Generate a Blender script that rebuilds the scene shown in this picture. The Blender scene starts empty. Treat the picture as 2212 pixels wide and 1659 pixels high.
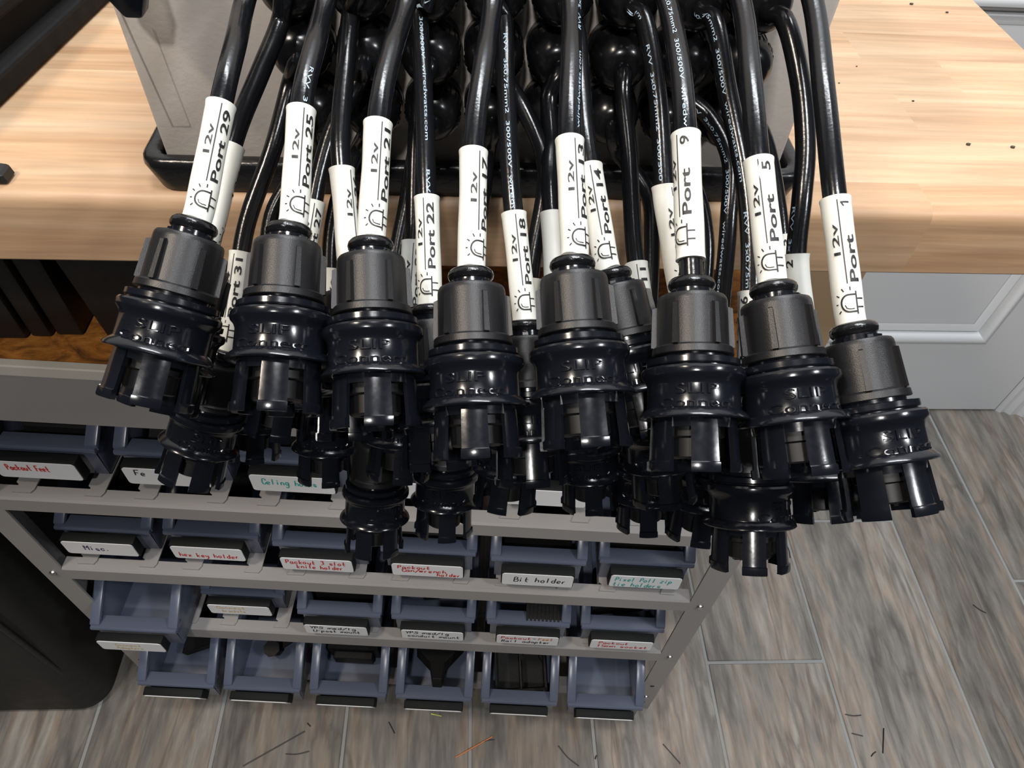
import bpy, bmesh, math, random
from mathutils import Vector, Matrix
random.seed(7)
S = bpy.context.scene
COL = S.collection

# ------------------------------------------------------------------ camera
F_PX, CU, CV = 1560.0, 1106.0, 829.5
CAM = Vector((0, 0, 1.10))
PSI = math.radians(4.7)
_d = Vector((-91, 1310, F_PX)).normalized()            # world "down" seen in camera axes (x right, y down, z forward)
_h = (Vector((0, 0, 1)) - _d * _d.z).normalized()
_r = _d.cross(_h)
if _r.x < 0: _r = -_r
_c, _s = math.cos(PSI), math.sin(PSI)
def to_world(v):
    a, b, z = v.dot(_r), v.dot(_h), -v.dot(_d)
    return Vector((_c * a + _s * b, -_s * a + _c * b, z))
def ray(u, v): return to_world(Vector(((u - CU) / F_PX, (v - CV) / F_PX, 1.0)))
def P(u, v, depth): return CAM + ray(u, v) * depth
def at_z(u, v, z):
    w = ray(u, v); return CAM + w * ((z - CAM.z) / w.z)
def at_y(u, v, y):
    w = ray(u, v); return CAM + w * (y / w.y)

cd = bpy.data.cameras.new('camera'); cam = bpy.data.objects.new('camera', cd); COL.objects.link(cam)
cd.sensor_fit = 'HORIZONTAL'; cd.sensor_width = 36.0; cd.lens = F_PX / 2212.0 * 36.0
cd.clip_start = 0.01
cx, cy, cz = to_world(Vector((1, 0, 0))), to_world(Vector((0, -1, 0))), to_world(Vector((0, 0, -1)))
cam.matrix_world = Matrix.Translation(CAM) @ Matrix((cx, cy, cz)).transposed().to_4x4()
S.camera = cam

# ------------------------------------------------------------------ world, lamps, exposure
W = bpy.data.worlds.new('room_light'); S.world = W; W.use_nodes = True
W.node_tree.nodes['Background'].inputs[0].default_value = (0.80, 0.86, 1.0, 1)
W.node_tree.nodes['Background'].inputs[1].default_value = 0.08
S.view_settings.view_transform = 'Standard'; S.view_settings.look = 'None'
S.view_settings.gamma = 1.0; S.view_settings.use_curve_mapping = False
S.view_settings.exposure = -1.05
def area(name, loc, target, size, power, color):
    l = bpy.data.lights.new(name, 'AREA'); l.energy = power; l.color = color
    l.shape = 'RECTANGLE'; l.size, l.size_y = size
    o = bpy.data.objects.new(name, l); COL.objects.link(o); o.location = loc
    o.rotation_euler = (Vector(target) - Vector(loc)).to_track_quat('-Z', 'Y').to_euler()
    return o
area('ceiling_lamp_left', (-0.85, -0.14, 2.30), (0.0, 0.25, 0.9), (0.24, 0.14), 32, (1.0, 0.87, 0.73))
area('ceiling_lamp_behind', (-0.25, -1.05, 2.40), (0.0, 0.15, 0.8), (0.13, 0.13), 32, (1.0, 0.97, 0.94))
area('added_fill_over', (0.18, -0.10, 2.42), (0.1, 0.2, 0.5), (0.34, 0.12), 22, (0.98, 0.98, 1.0))  # added overhead fill: diffuse light for the fronts, bin interiors left darker
area('ceiling_lamp_right', (1.45, -0.60, 2.40), (0.7, 0.5, 0.2), (0.24, 0.14), 36, (0.94, 0.97, 1.0))
area('ceiling_lamp_by_wall', (0.20, 0.74, 2.42), (0.1, 0.3, 0.9), (0.9, 0.10), 36, (0.94, 0.97, 1.0))

# ------------------------------------------------------------------ materials
def mat(name, color, rough=0.5, metal=0.0, spec=0.5, bump=None, coat=0.0):
    m = bpy.data.materials.new(name); m.use_nodes = True
    b = m.node_tree.nodes['Principled BSDF']
    b.inputs['Base Color'].default_value = (*color, 1); b.inputs['Roughness'].default_value = rough
    b.inputs['Metallic'].default_value = metal; b.inputs['Specular IOR Level'].default_value = spec
    b.inputs['Coat Weight'].default_value = coat
    nt = m.node_tree
    if bump:
        sc, st = bump
        tc = nt.nodes.new('ShaderNodeTexCoord'); n = nt.nodes.new('ShaderNodeTexNoise'); bp = nt.nodes.new('ShaderNodeBump')
        n.inputs['Scale'].default_value = sc; n.inputs['Detail'].default_value = 4
        bp.inputs['Strength'].default_value = st; bp.inputs['Distance'].default_value = 0.001
        nt.links.new(tc.outputs['Object'], n.inputs['Vector']); nt.links.new(n.outputs['Fac'], bp.inputs['Height'])
        nt.links.new(bp.outputs['Normal'], b.inputs['Normal'])
        mr = nt.nodes.new('ShaderNodeMapRange'); mr.inputs['To Min'].default_value = rough * 0.8; mr.inputs['To Max'].default_value = min(1, rough * 1.25)
        nt.links.new(n.outputs['Fac'], mr.inputs['Value']); nt.links.new(mr.outputs['Result'], b.inputs['Roughness'])
    return m
def grain_mat(name, stretch, stops, rough, fine=90, bump=0.15, vary=0.25, dark=None, dist=1.2, fv=(0.86, 1.1)):
    """wood-like: noise pulled long along one axis, offset per piece by Object Info random"""
    m = bpy.data.materials.new(name); m.use_nodes = True; nt = m.node_tree; N = nt.nodes; L = nt.links
    b = N['Principled BSDF']; b.inputs['Roughness'].default_value = rough
    tc = N.new('ShaderNodeTexCoord'); oi = N.new('ShaderNodeObjectInfo')
    mp = N.new('ShaderNodeMapping'); mp.inputs['Scale'].default_value = stretch
    cmb = N.new('ShaderNodeCombineXYZ'); mu = N.new('ShaderNodeMath'); mu.operation = 'MULTIPLY'; mu.inputs[1].default_value = 37.0
    L.new(oi.outputs['Random'], mu.inputs[0]); L.new(mu.outputs[0], cmb.inputs[0]); L.new(mu.outputs[0], cmb.inputs[1]); L.new(mu.outputs[0], cmb.inputs[2])
    L.new(tc.outputs['Object'], mp.inputs['Vector'])
    add = N.new('ShaderNodeVectorMath'); add.operation = 'ADD'; L.new(mp.outputs[0], add.inputs[0]); L.new(cmb.outputs[0], add.inputs[1])
    n1 = N.new('ShaderNodeTexNoise'); n1.inputs['Scale'].default_value = 1.0; n1.inputs['Detail'].default_value = 6; n1.inputs['Roughness'].default_value = 0.62; n1.inputs['Distortion'].default_value = dist
    L.new(add.outputs[0], n1.inputs['Vector'])
    rp = N.new('ShaderNodeValToRGB'); L.new(n1.outputs['Fac'], rp.inputs['Fac'])
    e = rp.color_ramp.elements; e[0].position, e[0].color = stops[0][0], (*stops[0][1], 1); e[1].position, e[1].color = stops[-1][0], (*stops[-1][1], 1)
    for p, c in stops[1:-1]:
        k = e.new(p); k.color = (*c, 1)
    n2 = N.new('ShaderNodeTexNoise'); n2.inputs['Scale'].default_value = fine / 10.0; n2.inputs['Detail'].default_value = 5
    L.new(add.outputs[0], n2.inputs['Vector'])
    hs = N.new('ShaderNodeHueSaturation'); L.new(rp.outputs['Color'], hs.inputs['Color'])
    mr = N.new('ShaderNodeMapRange'); mr.inputs['To Min'].default_value = 1 - vary; mr.inputs['To Max'].default_value = 1 + vary * 0.6
    L.new(oi.outputs['Random'], mr.inputs['Value'])
    m2 = N.new('ShaderNodeMapRange'); m2.inputs['From Min'].default_value = .3; m2.inputs['From Max'].default_value = .7; m2.inputs['To Min'].default_value, m2.inputs['To Max'].default_value = fv
    L.new(n2.outputs['Fac'], m2.inputs['Value'])
    mm = N.new('ShaderNodeMath'); mm.operation = 'MULTIPLY'; L.new(mr.outputs[0], mm.inputs[0]); L.new(m2.outputs[0], mm.inputs[1]); L.new(mm.outputs[0], hs.inputs['Value'])
    out = hs.outputs['Color']
    if dark:
        n3 = N.new('ShaderNodeTexNoise'); n3.inputs['Scale'].default_value = dark[0]; n3.inputs['Detail'].default_value = 8; n3.inputs['Distortion'].default_value = 0.6
        L.new(add.outputs[0], n3.inputs['Vector'])
        r3 = N.new('ShaderNodeValToRGB'); q = r3.color_ramp.elements
        q[0].position, q[0].color = 0.475, (0, 0, 0, 1); q[1].position, q[1].color = 0.50, (1, 1, 1, 1)
        k = q.new(0.525); k.color = (0, 0, 0, 1)
        L.new(n3.outputs['Fac'], r3.inputs['Fac'])
        fm = N.new('ShaderNodeMath'); fm.operation = 'MULTIPLY'; fm.inputs[1].default_value = dark[1]; L.new(r3.outputs['Color'], fm.inputs[0])
        mx = N.new('ShaderNodeMix'); mx.data_type = 'RGBA'; L.new(fm.outputs[0], mx.inputs['Factor']); L.new(out, mx.inputs['A']); mx.inputs['B'].default_value = (*dark[2], 1)
        out = mx.outputs['Result']
    L.new(out, b.inputs['Base Color'])
    bp = N.new('ShaderNodeBump'); bp.inputs['Strength'].default_value = bump; bp.inputs['Distance'].default_value = 0.001
    L.new(n2.outputs['Fac'], bp.inputs['Height']); L.new(bp.outputs['Normal'], b.inputs['Normal'])
    return m
M = {
 'cable': mat('cable_pvc', (0.006, 0.0065, 0.008), 0.20, bump=(900, 0.05)),
 'sleeve': mat('white_heat_shrink', (0.80, 0.80, 0.74), 0.42, bump=(260, 0.06)),
 'ink': mat('black_print', (0.012, 0.012, 0.014), 0.5),
 'print': mat('pale_blue_print', (0.42, 0.55, 0.68), 0.5),
 'cap': mat('matte_black_nylon', (0.007, 0.007, 0.008), 0.36, bump=(4000, 0.10)),
 'gloss': mat('gloss_black_plastic', (0.005, 0.006, 0.009), 0.17, bump=(700, 0.015)),
 'rubber': mat('wet_black_rubber', (0.006, 0.006, 0.007), 0.15, bump=(1200, 0.12)),
 'core': mat('dark_core', (0.006, 0.006, 0.007), 0.5),
 'gland': mat('black_gland_nylon', (0.008, 0.008, 0.009), 0.22),
 'box': mat('beige_enclosure_plastic', (0.66, 0.595, 0.535), 0.45, bump=(500, 0.10)),
 'boxline': mat('beige_edge_shadowgap', (0.36, 0.32, 0.29), 0.5),
 'tray': mat('black_tray_plastic', (0.008, 0.008, 0.009), 0.24, bump=(420, 0.18)),
 'steel': mat('grey_painted_steel', (0.30, 0.29, 0.285), 0.38, bump=(900, 0.05)),
 'bin': mat('slate_blue_plastic', (0.100, 0.118, 0.172), 0.27),
 'holder': mat('black_magnet_strip', (0.008, 0.010, 0.010), 0.65, spec=0.2),
 'card': mat('white_label_card', (0.78, 0.80, 0.82), 0.45),
 'screw': mat('screw_steel', (0.55, 0.55, 0.55), 0.3, metal=1.0),
 'black': mat('satin_black', (0.012, 0.012, 0.012), 0.5, bump=(120, 0.2)),
 'case': mat('dull_black_case', (0.008, 0.008, 0.008), 0.75, spec=0.2, bump=(120, 0.2)),
 'bag': mat('black_bag_fabric', (0.016, 0.015, 0.014), 0.62, bump=(60, 0.35)),
 'part': mat('black_printed_plastic', (0.006, 0.006, 0.006), 0.6, spec=0.25, bump=(700, 0.3)),
 'cream': mat('cream_edge_band', (0.62, 0.58, 0.50), 0.5),
 'cardboard': mat('brown_cardboard', (0.40, 0.27, 0.15), 0.8, bump=(40, 0.3)),
 'door': mat('white_door_paint', (0.70, 0.72, 0.74), 0.40),
 'wall': mat('pale_wall_paint', (0.62, 0.64, 0.66), 0.6),
 'grout': mat('grey_grout', (0.30, 0.31, 0.31), 0.85, bump=(300, 0.3)),
 'chip': mat('dark_wood_chip', (0.06, 0.05, 0.035), 0.8),
 'clip': mat('black_clipping', (0.012, 0.012, 0.012), 0.5),
 'orange': mat('orange_strand', (0.65, 0.20, 0.04), 0.5),
 'lime': mat('yellow_green_strand', (0.55, 0.65, 0.10), 0.5),
 'red': mat('red_marker', (0.62, 0.03, 0.03), 0.6),
 'teal': mat('teal_marker', (0.05, 0.42, 0.38), 0.6),
 'navy': mat('dark_purple_marker', (0.05, 0.03, 0.12), 0.6),
 'bk': mat('black_marker', (0.015, 0.015, 0.015), 0.6),
 'yellow': mat('faded_yellow_marker', (0.70, 0.55, 0.25), 0.6),
 'amber': mat('orange_marker', (0.75, 0.25, 0.08), 0.6),
}
M['bench'] = grain_mat('beech_stave', (2.2, 34, 34), [(0.25, (0.41, 0.235, 0.125)), (0.45, (0.53, 0.34, 0.20)), (0.6, (0.59, 0.405, 0.255)), (0.8, (0.65, 0.48, 0.325))], 0.45, fine=80, bump=0.12, vary=0.10)
M['tile'] = grain_mat('wood_look_tile', (17, 2.6, 8), [(0.30, (0.10, 0.09, 0.082)), (0.40, (0.19, 0.178, 0.162)), (0.47, (0.25, 0.235, 0.21)), (0.54, (0.30, 0.245, 0.20)), (0.61, (0.31, 0.288, 0.258)), (0.72, (0.40, 0.375, 0.335))], 0.42, fine=75, bump=0.35, vary=0.2, dark=(0.8, 0.45, (0.07, 0.06, 0.055)), dist=0.55, fv=(0.70, 1.22))
M['osb'] = grain_mat('orange_brown_board', (40, 60, 60), [(0.3, (0.06, 0.02, 0.004)), (0.5, (0.42, 0.15, 0.02)), (0.7, (0.60, 0.25, 0.05))], 0.7, fine=50, bump=0.8, vary=0.05)

# ------------------------------------------------------------------ mesh helpers
class MB:
    def __init__(self): self.v = []; self.f = []
    def add(self, vs, fs):
        k = len(self.v); self.v += [tuple(a) for a in vs]; self.f += [[i + k for i in q] for q in fs]; return self
    def box(self, x0, x1, y0, y1, z0, z1):
        vs = [(x, y, z) for z in (z0, z1) for y in (y0, y1) for x in (x0, x1)]
        return self.add(vs, [(0, 2, 3, 1), (4, 5, 7, 6), (0, 1, 5, 4), (2, 6, 7, 3), (0, 4, 6, 2), (1, 3, 7, 5)])
    def prism(self, poly, axis, a, b):
        """poly 2D extruded along axis from a to b; axis 'x': poly=(y,z); 'y': (x,z); 'z': (x,y)"""
        n = len(poly)
        def mk(p, t): return (t, p[0], p[1]) if axis == 'x' else ((p[0], t, p[1]) if axis == 'y' else (p[0], p[1], t))
        vs = [mk(p, a) for p in poly] + [mk(p, b) for p in poly]
        fs = [list(range(n))[::-1], list(range(n, 2 * n))] + [(i, (i + 1) % n, n + (i + 1) % n, n + i) for i in range(n)]
        return self.add(vs, fs)
    def lathe(self, prof, seg=40, cap=True):
        vs = []; n = len(prof)
        for i in range(seg):
            a = 2 * math.pi * i / seg
            for r, z in prof: vs.append((r * math.cos(a), r * math.sin(a), z))
        fs = [(i * n + j, ((i + 1) % seg) * n + j, ((i + 1) % seg) * n + j + 1, i * n + j + 1) for i in range(seg) for j in range(n - 1)]
        if cap:
            fs.append([i * n for i in range(seg)][::-1]); fs.append([i * n + n - 1 for i in range(seg)])
        return self.add(vs, fs)
    def mesh(self, name, m, smooth=None, bevel=None):
        me = bpy.data.meshes.new(name); me.from_pydata(self.v, [], self.f)
        bm = bmesh.new(); bm.from_mesh(me); bmesh.ops.recalc_face_normals(bm, faces=bm.faces)
        if bevel:
            bmesh.ops.remove_doubles(bm, verts=bm.verts, dist=1e-6)
            ed = [e for e in bm.edges if len(e.link_faces) == 2 and e.calc_face_angle(0) > 0.6]
            bmesh.ops.bevel(bm, geom=ed, offset=bevel[0], segments=bevel[1], affect='EDGES', profile=0.5, clamp_overlap=True)
        bm.to_mesh(me); bm.free()
        me.materials.append(m)
        if smooth is not None:
            me.shade_smooth()
            me.set_sharp_from_angle(angle=math.radians(smooth))
        return me
def obj(name, me, parent=None, mw=None):
    o = bpy.data.objects.new(name, me); COL.objects.link(o)
    mw = mw or Matrix.Identity(4)
    if parent is not None:
        o.parent = parent; o.matrix_parent_inverse = Matrix.Identity(4)
        o.matrix_local = WM[parent.name].inverted() @ mw
    else: o.matrix_world = mw
    WM[o.name] = mw
    return o
WM = {}
def tag(o, label=None, cat=None, group=None, kind=None):
    if label: o['label'] = label
    if cat: o['category'] = cat
    if group: o['group'] = group
    if kind: o['kind'] = kind
    return o
def empty(name, mw): 
    o = obj(name, None, None, mw); o.empty_display_size = 0.02; return o
T = Matrix.Translation
def rz(a): return Matrix.Rotation(a, 4, 'Z')

def catmull(pts, n=10):
    out = []
    q = [pts[0] * 2 - pts[1]] + list(pts) + [pts[-1] * 2 - pts[-2]]
    for i in range(1, len(q) - 2):
        p0, p1, p2, p3 = q[i - 1:i + 3]
        def tj(a, b): return max((b - a).length ** 0.5, 1e-6)
        t1 = tj(p0, p1); t2 = t1 + tj(p1, p2); t3 = t2 + tj(p2, p3)
        for k in range(n):
            t = t1 + (t2 - t1) * k / n
            a1 = p0 * ((t1 - t) / t1) + p1 * (t / t1)
            a2 = p1 * ((t2 - t) / (t2 - t1)) + p2 * ((t - t1) / (t2 - t1))
            a3 = p2 * ((t3 - t) / (t3 - t2)) + p3 * ((t - t2) / (t3 - t2))
            b1 = a1 * ((t2 - t) / t2) + a2 * (t / t2)
            b2 = a2 * ((t3 - t) / (t3 - t1)) + a3 * ((t - t1) / (t3 - t1))
            out.append(b1 * ((t2 - t) / (t2 - t1)) + b2 * ((t - t1) / (t2 - t1)))
    out.append(pts[-1].copy()); return out
class Path:
    """3D polyline with frames; N is the side of the tube that faces the room in front of the bench"""
    def __init__(s, pts):
        s.p = pts; s.l = [0.0]
        for a, b in zip(pts, pts[1:]): s.l.append(s.l[-1] + (b - a).length)
        s.L = s.l[-1]
    def at(s, d):
        d = min(max(d, 0), s.L - 1e-9); i = 0
        lo, hi = 0, len(s.l) - 1
        while hi - lo > 1:
            m = (lo + hi) // 2
            if s.l[m] <= d: lo = m
            else: hi = m
        t = (d - s.l[lo]) / max(s.l[lo + 1] - s.l[lo], 1e-9)
        p = s.p[lo].lerp(s.p[lo + 1], t)
        a, b = max(lo - 1, 0), min(lo + 2, len(s.p) - 1)
        tg = (s.p[b] - s.p[a]).normalized()
        n = CAM - p; n = (n - tg * n.dot(tg)).normalized()
        return p, tg, n, tg.cross(n)
def tube(mb, path, d0, d1, r, step=0.003, seg=18, hollow=None):
    n = max(2, int((d1 - d0) / step)); vs = []
    for k in range(n + 1):
        p, tg, N, B = path.at(d0 + (d1 - d0) * k / n)
        rr = r(k / n) if callable(r) else r
        for i in range(seg):
            a = 2 * math.pi * i / seg; vs.append(p + N * (rr * math.cos(a)) + B * (rr * math.sin(a)))
    fs = [(k * seg + i, k * seg + (i + 1) % seg, (k + 1) * seg + (i + 1) % seg, (k + 1) * seg + i) for k in range(n) for i in range(seg)]
    fs.append(list(range(seg))[::-1]); fs.append([n * seg + i for i in range(seg)])
    mb.add(vs, fs)

# --- lettering -----------------------------------------------------
_tc = {}
def text2d(s, bold=0.0):
    """filled letter outlines as flat triangles, fitted to a unit box"""
    if (s, bold) in _tc: return _tc[(s, bold)]
    cu = bpy.data.curves.new('lettering', 'FONT'); cu.body = s; cu.size = 1.0; cu.offset = bold; cu.resolution_u = 3
    o = bpy.data.objects.new('lettering', cu); COL.objects.link(o)
    dg = bpy.context.evaluated_depsgraph_get(); dg.update()
    me = bpy.data.meshes.new_from_object(o.evaluated_get(dg))
    vs = [(v.co.x, v.co.y) for v in me.vertices]; fs = [list(p.vertices) for p in me.polygons]
    bpy.data.objects.remove(o); bpy.data.curves.remove(cu); bpy.data.meshes.remove(me)
    x0, x1 = min(v[0] for v in vs), max(v[0] for v in vs)
    _tc[(s, bold)] = (vs, fs, x0, x1); return _tc[(s, bold)]
def flat_text(s, x0, x1, y0, y1, bold=0.0, cap=0.73):
    vs, fs, a, b = text2d(s, bold); sx = (x1 - x0) / (b - a); sy = (y1 - y0) / cap
    return [(x0 + (x - a) * sx, y0 + y * sy) for x, y in vs], fs
def ribbon(pts, w, closed=False):
    """thin flat stroke"""
    vs = []; fs = []
    for i, (x, y) in enumerate(pts):
        a = pts[max(i - 1, 0)]; b = pts[min(i + 1, len(pts) - 1)]
        dx, dy = b[0] - a[0], b[1] - a[1]; l = math.hypot(dx, dy) or 1
        nx, ny = -dy / l * w / 2, dx / l * w / 2
        vs += [(x + nx, y + ny), (x - nx, y - ny)]
    for i in range(len(pts) - 1): fs.append((2 * i, 2 * i + 1, 2 * i + 3, 2 * i + 2))
    return vs, fs
def dense(pts, st):
    out = [pts[0]]
    for a, b in zip(pts, pts[1:]):
        n = max(1, int(math.hypot(b[0] - a[0], b[1] - a[1]) / st))
        out += [(a[0] + (b[0] - a[0]) * k / n, a[1] + (b[1] - a[1]) * k / n) for k in range(1, n + 1)]
    return out
def join2d(items):
    vs, fs = [], []
    for v, f in items:
        k = len(vs); vs += v; fs += [[i + k for i in q] for q in f]
    return vs, fs
def cut_rows(vs, fs, step):
    """slice a flat mesh into strips so that it can be bent around a tube"""
    me = bmesh.new(); bv = [me.verts.new((x, y, 0)) for x, y in vs]
    for f in fs:
        try: me.faces.new([bv[i] for i in f])
        except ValueError: pass
    ys = [v[1] for v in vs]; y = math.floor(min(ys) / step) * step + step
    while y < max(ys):
        bmesh.ops.bisect_plane(me, geom=me.verts[:] + me.edges[:] + me.faces[:], plane_co=(0, y, 0), plane_no=(0, 1, 0)); y += step
    me.verts.index_update()
    o = [(v.co.x, v.co.y) for v in me.verts], [[v.index for v in f.verts] for f in me.faces]
    me.free(); return o
STROKES = {k: v for k, v in (l.split('=', 1) for l in '''
a=45 36 26 15 14 23 33 44;46 44 53|b=19 13;15 26 36 45 44 33 23 14|c=45 36 26 15 14 23 33 44|d=45 36 26 15 14 23 33 44;49 43
e=14 45 36 26 15 14 23 33 43|f=49 39 28 23;16 36|g=45 36 26 15 14 23 33 44;46 41 30 20 11|h=19 13;15 26 36 45 43|i=26 23;28 27
k=19 13;46 14 43|l=29 23|m=06 03;05 16 26 25 23;25 36 46 55 53|n=16 13;15 26 36 45 43|o=26 15 14 23 33 44 45 36 26|p=16 10;15 26 36 45 44 33 23 14
q=45 36 26 15 14 23 33 44;46 40|r=16 13;15 26 36|s=45 26 15 34 44 33 14|t=29 24 33 43;16 46|u=16 14 23 33 44;46 43|v=16 23 46|w=06 13 26 33 46
x=16 43;46 13|y=16 24 44;46 43 31 10|z=16 46 13 43|C=57 49 29 17 15 23 43 55|F=19 13;19 59;16 46|M=03 09 26 49 43|Y=19 36 59;36 33|U=19 14 23 43 54 59|B=19 13;19 39 48 36 16;16 46 55 43 13
P=19 13;19 39 48 47 36 16|T=09 59;39 33|S=58 39 18 27 46 44 23 04|3=18 39 48 36 46 44 23 13|1=17 29 23|5=59 19 16 36 45 44 23 13|/=02 59|.=23 24|-=16 46
R=19 13;19 39 48 36 16;26 53|A=03 29 53;15 45'''.replace('\n', '|').strip('|').split('|'))}
def script_text(s, x0, x1, y0, h, w):
    """marker handwriting: single rounded strokes, fitted to x0..x1, capital height h, baseline y0"""
    n = len(s); items = []; u = (x1 - x0) / (n * 5.2)
    for i, ch in enumerate(s):
        if ch not in STROKES: continue
        jx, jy = random.uniform(-.3, .3), random.uniform(-.3, .3)
        for st in STROKES[ch].split(';'):
            pts = [Vector((x0 + (i * 5.2 + int(a[0]) + jx + 0.12 * (int(a[1]) - 3)) * u, y0 + (int(a[1]) - 3 + jy) * h / 6, 0)) for a in st.split()]
            if len(pts) > 2: pts = catmull(pts, 4)
            items.append(ribbon([(p.x, p.y) for p in pts], w))
    return join2d(items)

# ------------------------------------------------------------------ setting: floor, wall, door
fl = obj('floor', MB().box(-1.6, 1.6, -0.7, 0.90, -0.03, -0.0015).mesh('floor', M['grout'])); tag(fl, 'wood-look plank tile floor with grey grout lines', 'floor', kind='structure')
xs = [-1.27, -1.085, -0.90, -0.71, -0.526, -0.354, -0.178, -0.002, 0.173, 0.357, 0.540, 0.738, 0.905, 1.09, 1.28]
ends = {9: [0.372], 10: [0.614, -0.3], 4: [0.05], 5: [0.62], 6: [0.02], 7: [0.45], 8: [0.75, -0.1], 11: [0.12], 3: [0.4], 12: [0.5]}
for i in range(len(xs) - 1):
    cuts = [-0.68] + sorted(ends.get(i, [0.2])) + [0.895]
    for a, b in zip(cuts, cuts[1:]):
        g = 0.0022; w, d = xs[i + 1] - xs[i] - 2 * g, b - a - 2 * g
        me = MB().box(-w / 2, w / 2, -d / 2, d / 2, -0.008, 0.0).mesh('plank', M['tile'], bevel=(0.0012, 1))
        obj('plank', me, fl, T((xs[i] + g + w / 2, a + g + d / 2, random.uniform(-0.0003, 0.0003))))
wb = obj('wall_back', MB().box(-1.6, 0.215, 0.885, 0.92, 0, 2.5).box(1.055, 1.6, 0.885, 0.92, 0, 2.5).box(0.215, 1.055, 0.885, 0.92, 2.06, 2.5).mesh('wall_back', M['wall'])); tag(wb, 'pale painted wall behind the workbench', 'wall', kind='structure')
dr = obj('door_1', MB().box(0.225, 1.04, 0.874, 0.906, 0.006, 2.04).mesh('door', M['door'])); tag(dr, 'white moulded panel door behind the workbench', 'door', kind='structure')
def frame_bars(x0, x1, z0, z1, w, prof, y):
    mb = MB()
    def ringv(off): return [(x0 + off, z0 + off), (x1 - off, z0 + off), (x1 - off, z1 - off), (x0 + off, z1 - off)]
    vs = []; 
    for off, yy in prof: vs += [(px, y + yy, pz) for px, pz in ringv(off)]
    fs = [(k * 4 + i, k * 4 + (i + 1) % 4, (k + 1) * 4 + (i + 1) % 4, (k + 1) * 4 + i) for k in range(len(prof) - 1) for i in range(4)]
    mb.add(vs, fs); return mb
obj('door_skin', frame_bars(0.225, 1.04, 0.006, 2.04, 0, [(0, 0), (0.001, -0.008), (0.13, -0.008)], 0.874).mesh('door_skin', M['door']), dr)
st = MB()
def flat_frame(mb, X0, X1, Z0, Z1, x0, x1, z0, z1, ya, yb):
    mb.box(X0, x0, ya, yb, Z0, Z1); mb.box(x1, X1, ya, yb, Z0, Z1); mb.box(x0, x1, ya, yb, Z0, z0); mb.box(x0, x1, ya, yb, z1, Z1)
flat_frame(st, 0.225, 1.04, 0.006, 0.98, 0.355, 0.915, 0.195, 0.775, 0.860, 0.874)
obj('lower_rails', st.mesh('lower_rails', M['door']), dr)
obj('panel_moulding', frame_bars(0.355, 0.915, 0.195, 0.775, 0.03, [(0, -0.014), (0.004, -0.017), (0.010, -0.016), (0.016, -0.008), (0.020, -0.002), (0.024, -0.006), (0.030, -0.004), (0.036, -0.0005)], 0.874).mesh('panel_moulding', M['door'], smooth=50), dr)
st = MB(); flat_frame(st, 0.225, 1.04, 0.98, 2.04, 0.355, 0.915, 1.05, 1.90, 0.860, 0.874)
obj('upper_rails', st.mesh('upper_rails', M['door']), dr)
cs = MB(); prof = [(1.045, 0.885), (1.045, 0.862), (1.052, 0.856), (1.062, 0.858), (1.070, 0.850), (1.084, 0.852), (1.092, 0.845), (1.108, 0.846), (1.112, 0.838), (1.124, 0.838), (1.128, 0.845), (1.128, 0.885)]
cs.prism(prof, 'z', 0.0, 2.10)
t1 = obj('trim_1', cs.mesh('door_casing', M['door'], smooth=30)); tag(t1, 'white fluted door casing right of the door', 'trim', kind='structure')
bb = obj('baseboard_back', MB().box(1.13, 1.6, 0.868, 0.885, 0, 0.12).mesh('baseboard', M['door'])); tag(bb, 'white baseboard beside the door casing', 'baseboard', kind='structure')

# ------------------------------------------------------------------ workbench top: glued staves
BX0, BX1, BY0, BY1, BZ0, BZ1 = -0.95, 0.33, 0.2613, 0.85, 0.872, 0.91
bench = empty('workbench', T((-0.3, 0.55, 0.0))); tag(bench, 'butcher-block workbench of pale glued wood staves', 'workbench')
rows = [0.2613, 0.2835, 0.331, 0.3685, 0.408, 0.441, 0.485, 0.522, 0.56, 0.60, 0.64, 0.68, 0.72, 0.76, 0.80, 0.85]
joints = {0: [0.207, -0.25], 1: [-0.05, -0.6], 2: [0.227, -0.34], 3: [0.268, -0.16], 4: [0.223, -0.4], 5: [0.05, -0.2], 6: [0.264, -0.3]}
for i in range(len(rows) - 1):
    cuts = [BX0] + sorted(joints.get(i, [random.uniform(-.1, .2), random.uniform(-.7, -.3)])) + [BX1]
    for a, b in zip(cuts, cuts[1:]):
        y0, y1 = rows[i], rows[i + 1]; zt = BZ1
        if i == 0:
            r = 0.007; poly = [(y1, BZ0), (y1, zt)] + [(y0 + r - r * math.sin(t * math.pi / 10), zt - r + r * math.cos(t * math.pi / 10)) for t in range(6)] + [(y0, BZ0 + 0.003), (y0 + 0.003, BZ0)]
        else: poly = [(y0, BZ0), (y0, zt), (y1, zt), (y1, BZ0)]
        cx_, cy_ = (a + b) / 2, (y0 + y1) / 2
        me = MB().prism([(p[0] - cy_, p[1] - BZ1) for p in poly], 'x', a - cx_, b - cx_).mesh('stave', M['bench'], smooth=35)
        obj('stave', me, bench, T((cx_, cy_, BZ1)))
for x in (-0.88,):
    for y in (0.32, 0.79):
        obj('bench_leg', MB().box(-.035, .035, -.035, .035, 0, BZ0).mesh('bench_leg', M['black'], bevel=(.004, 2)), bench, T((x, y, 0)))
obj('bench_leg', MB().box(-.03, .03, -.03, .03, 0, BZ0).mesh('bench_leg', M['black'], bevel=(.004, 2)), bench, T((0.285, 0.815, 0)))

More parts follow.
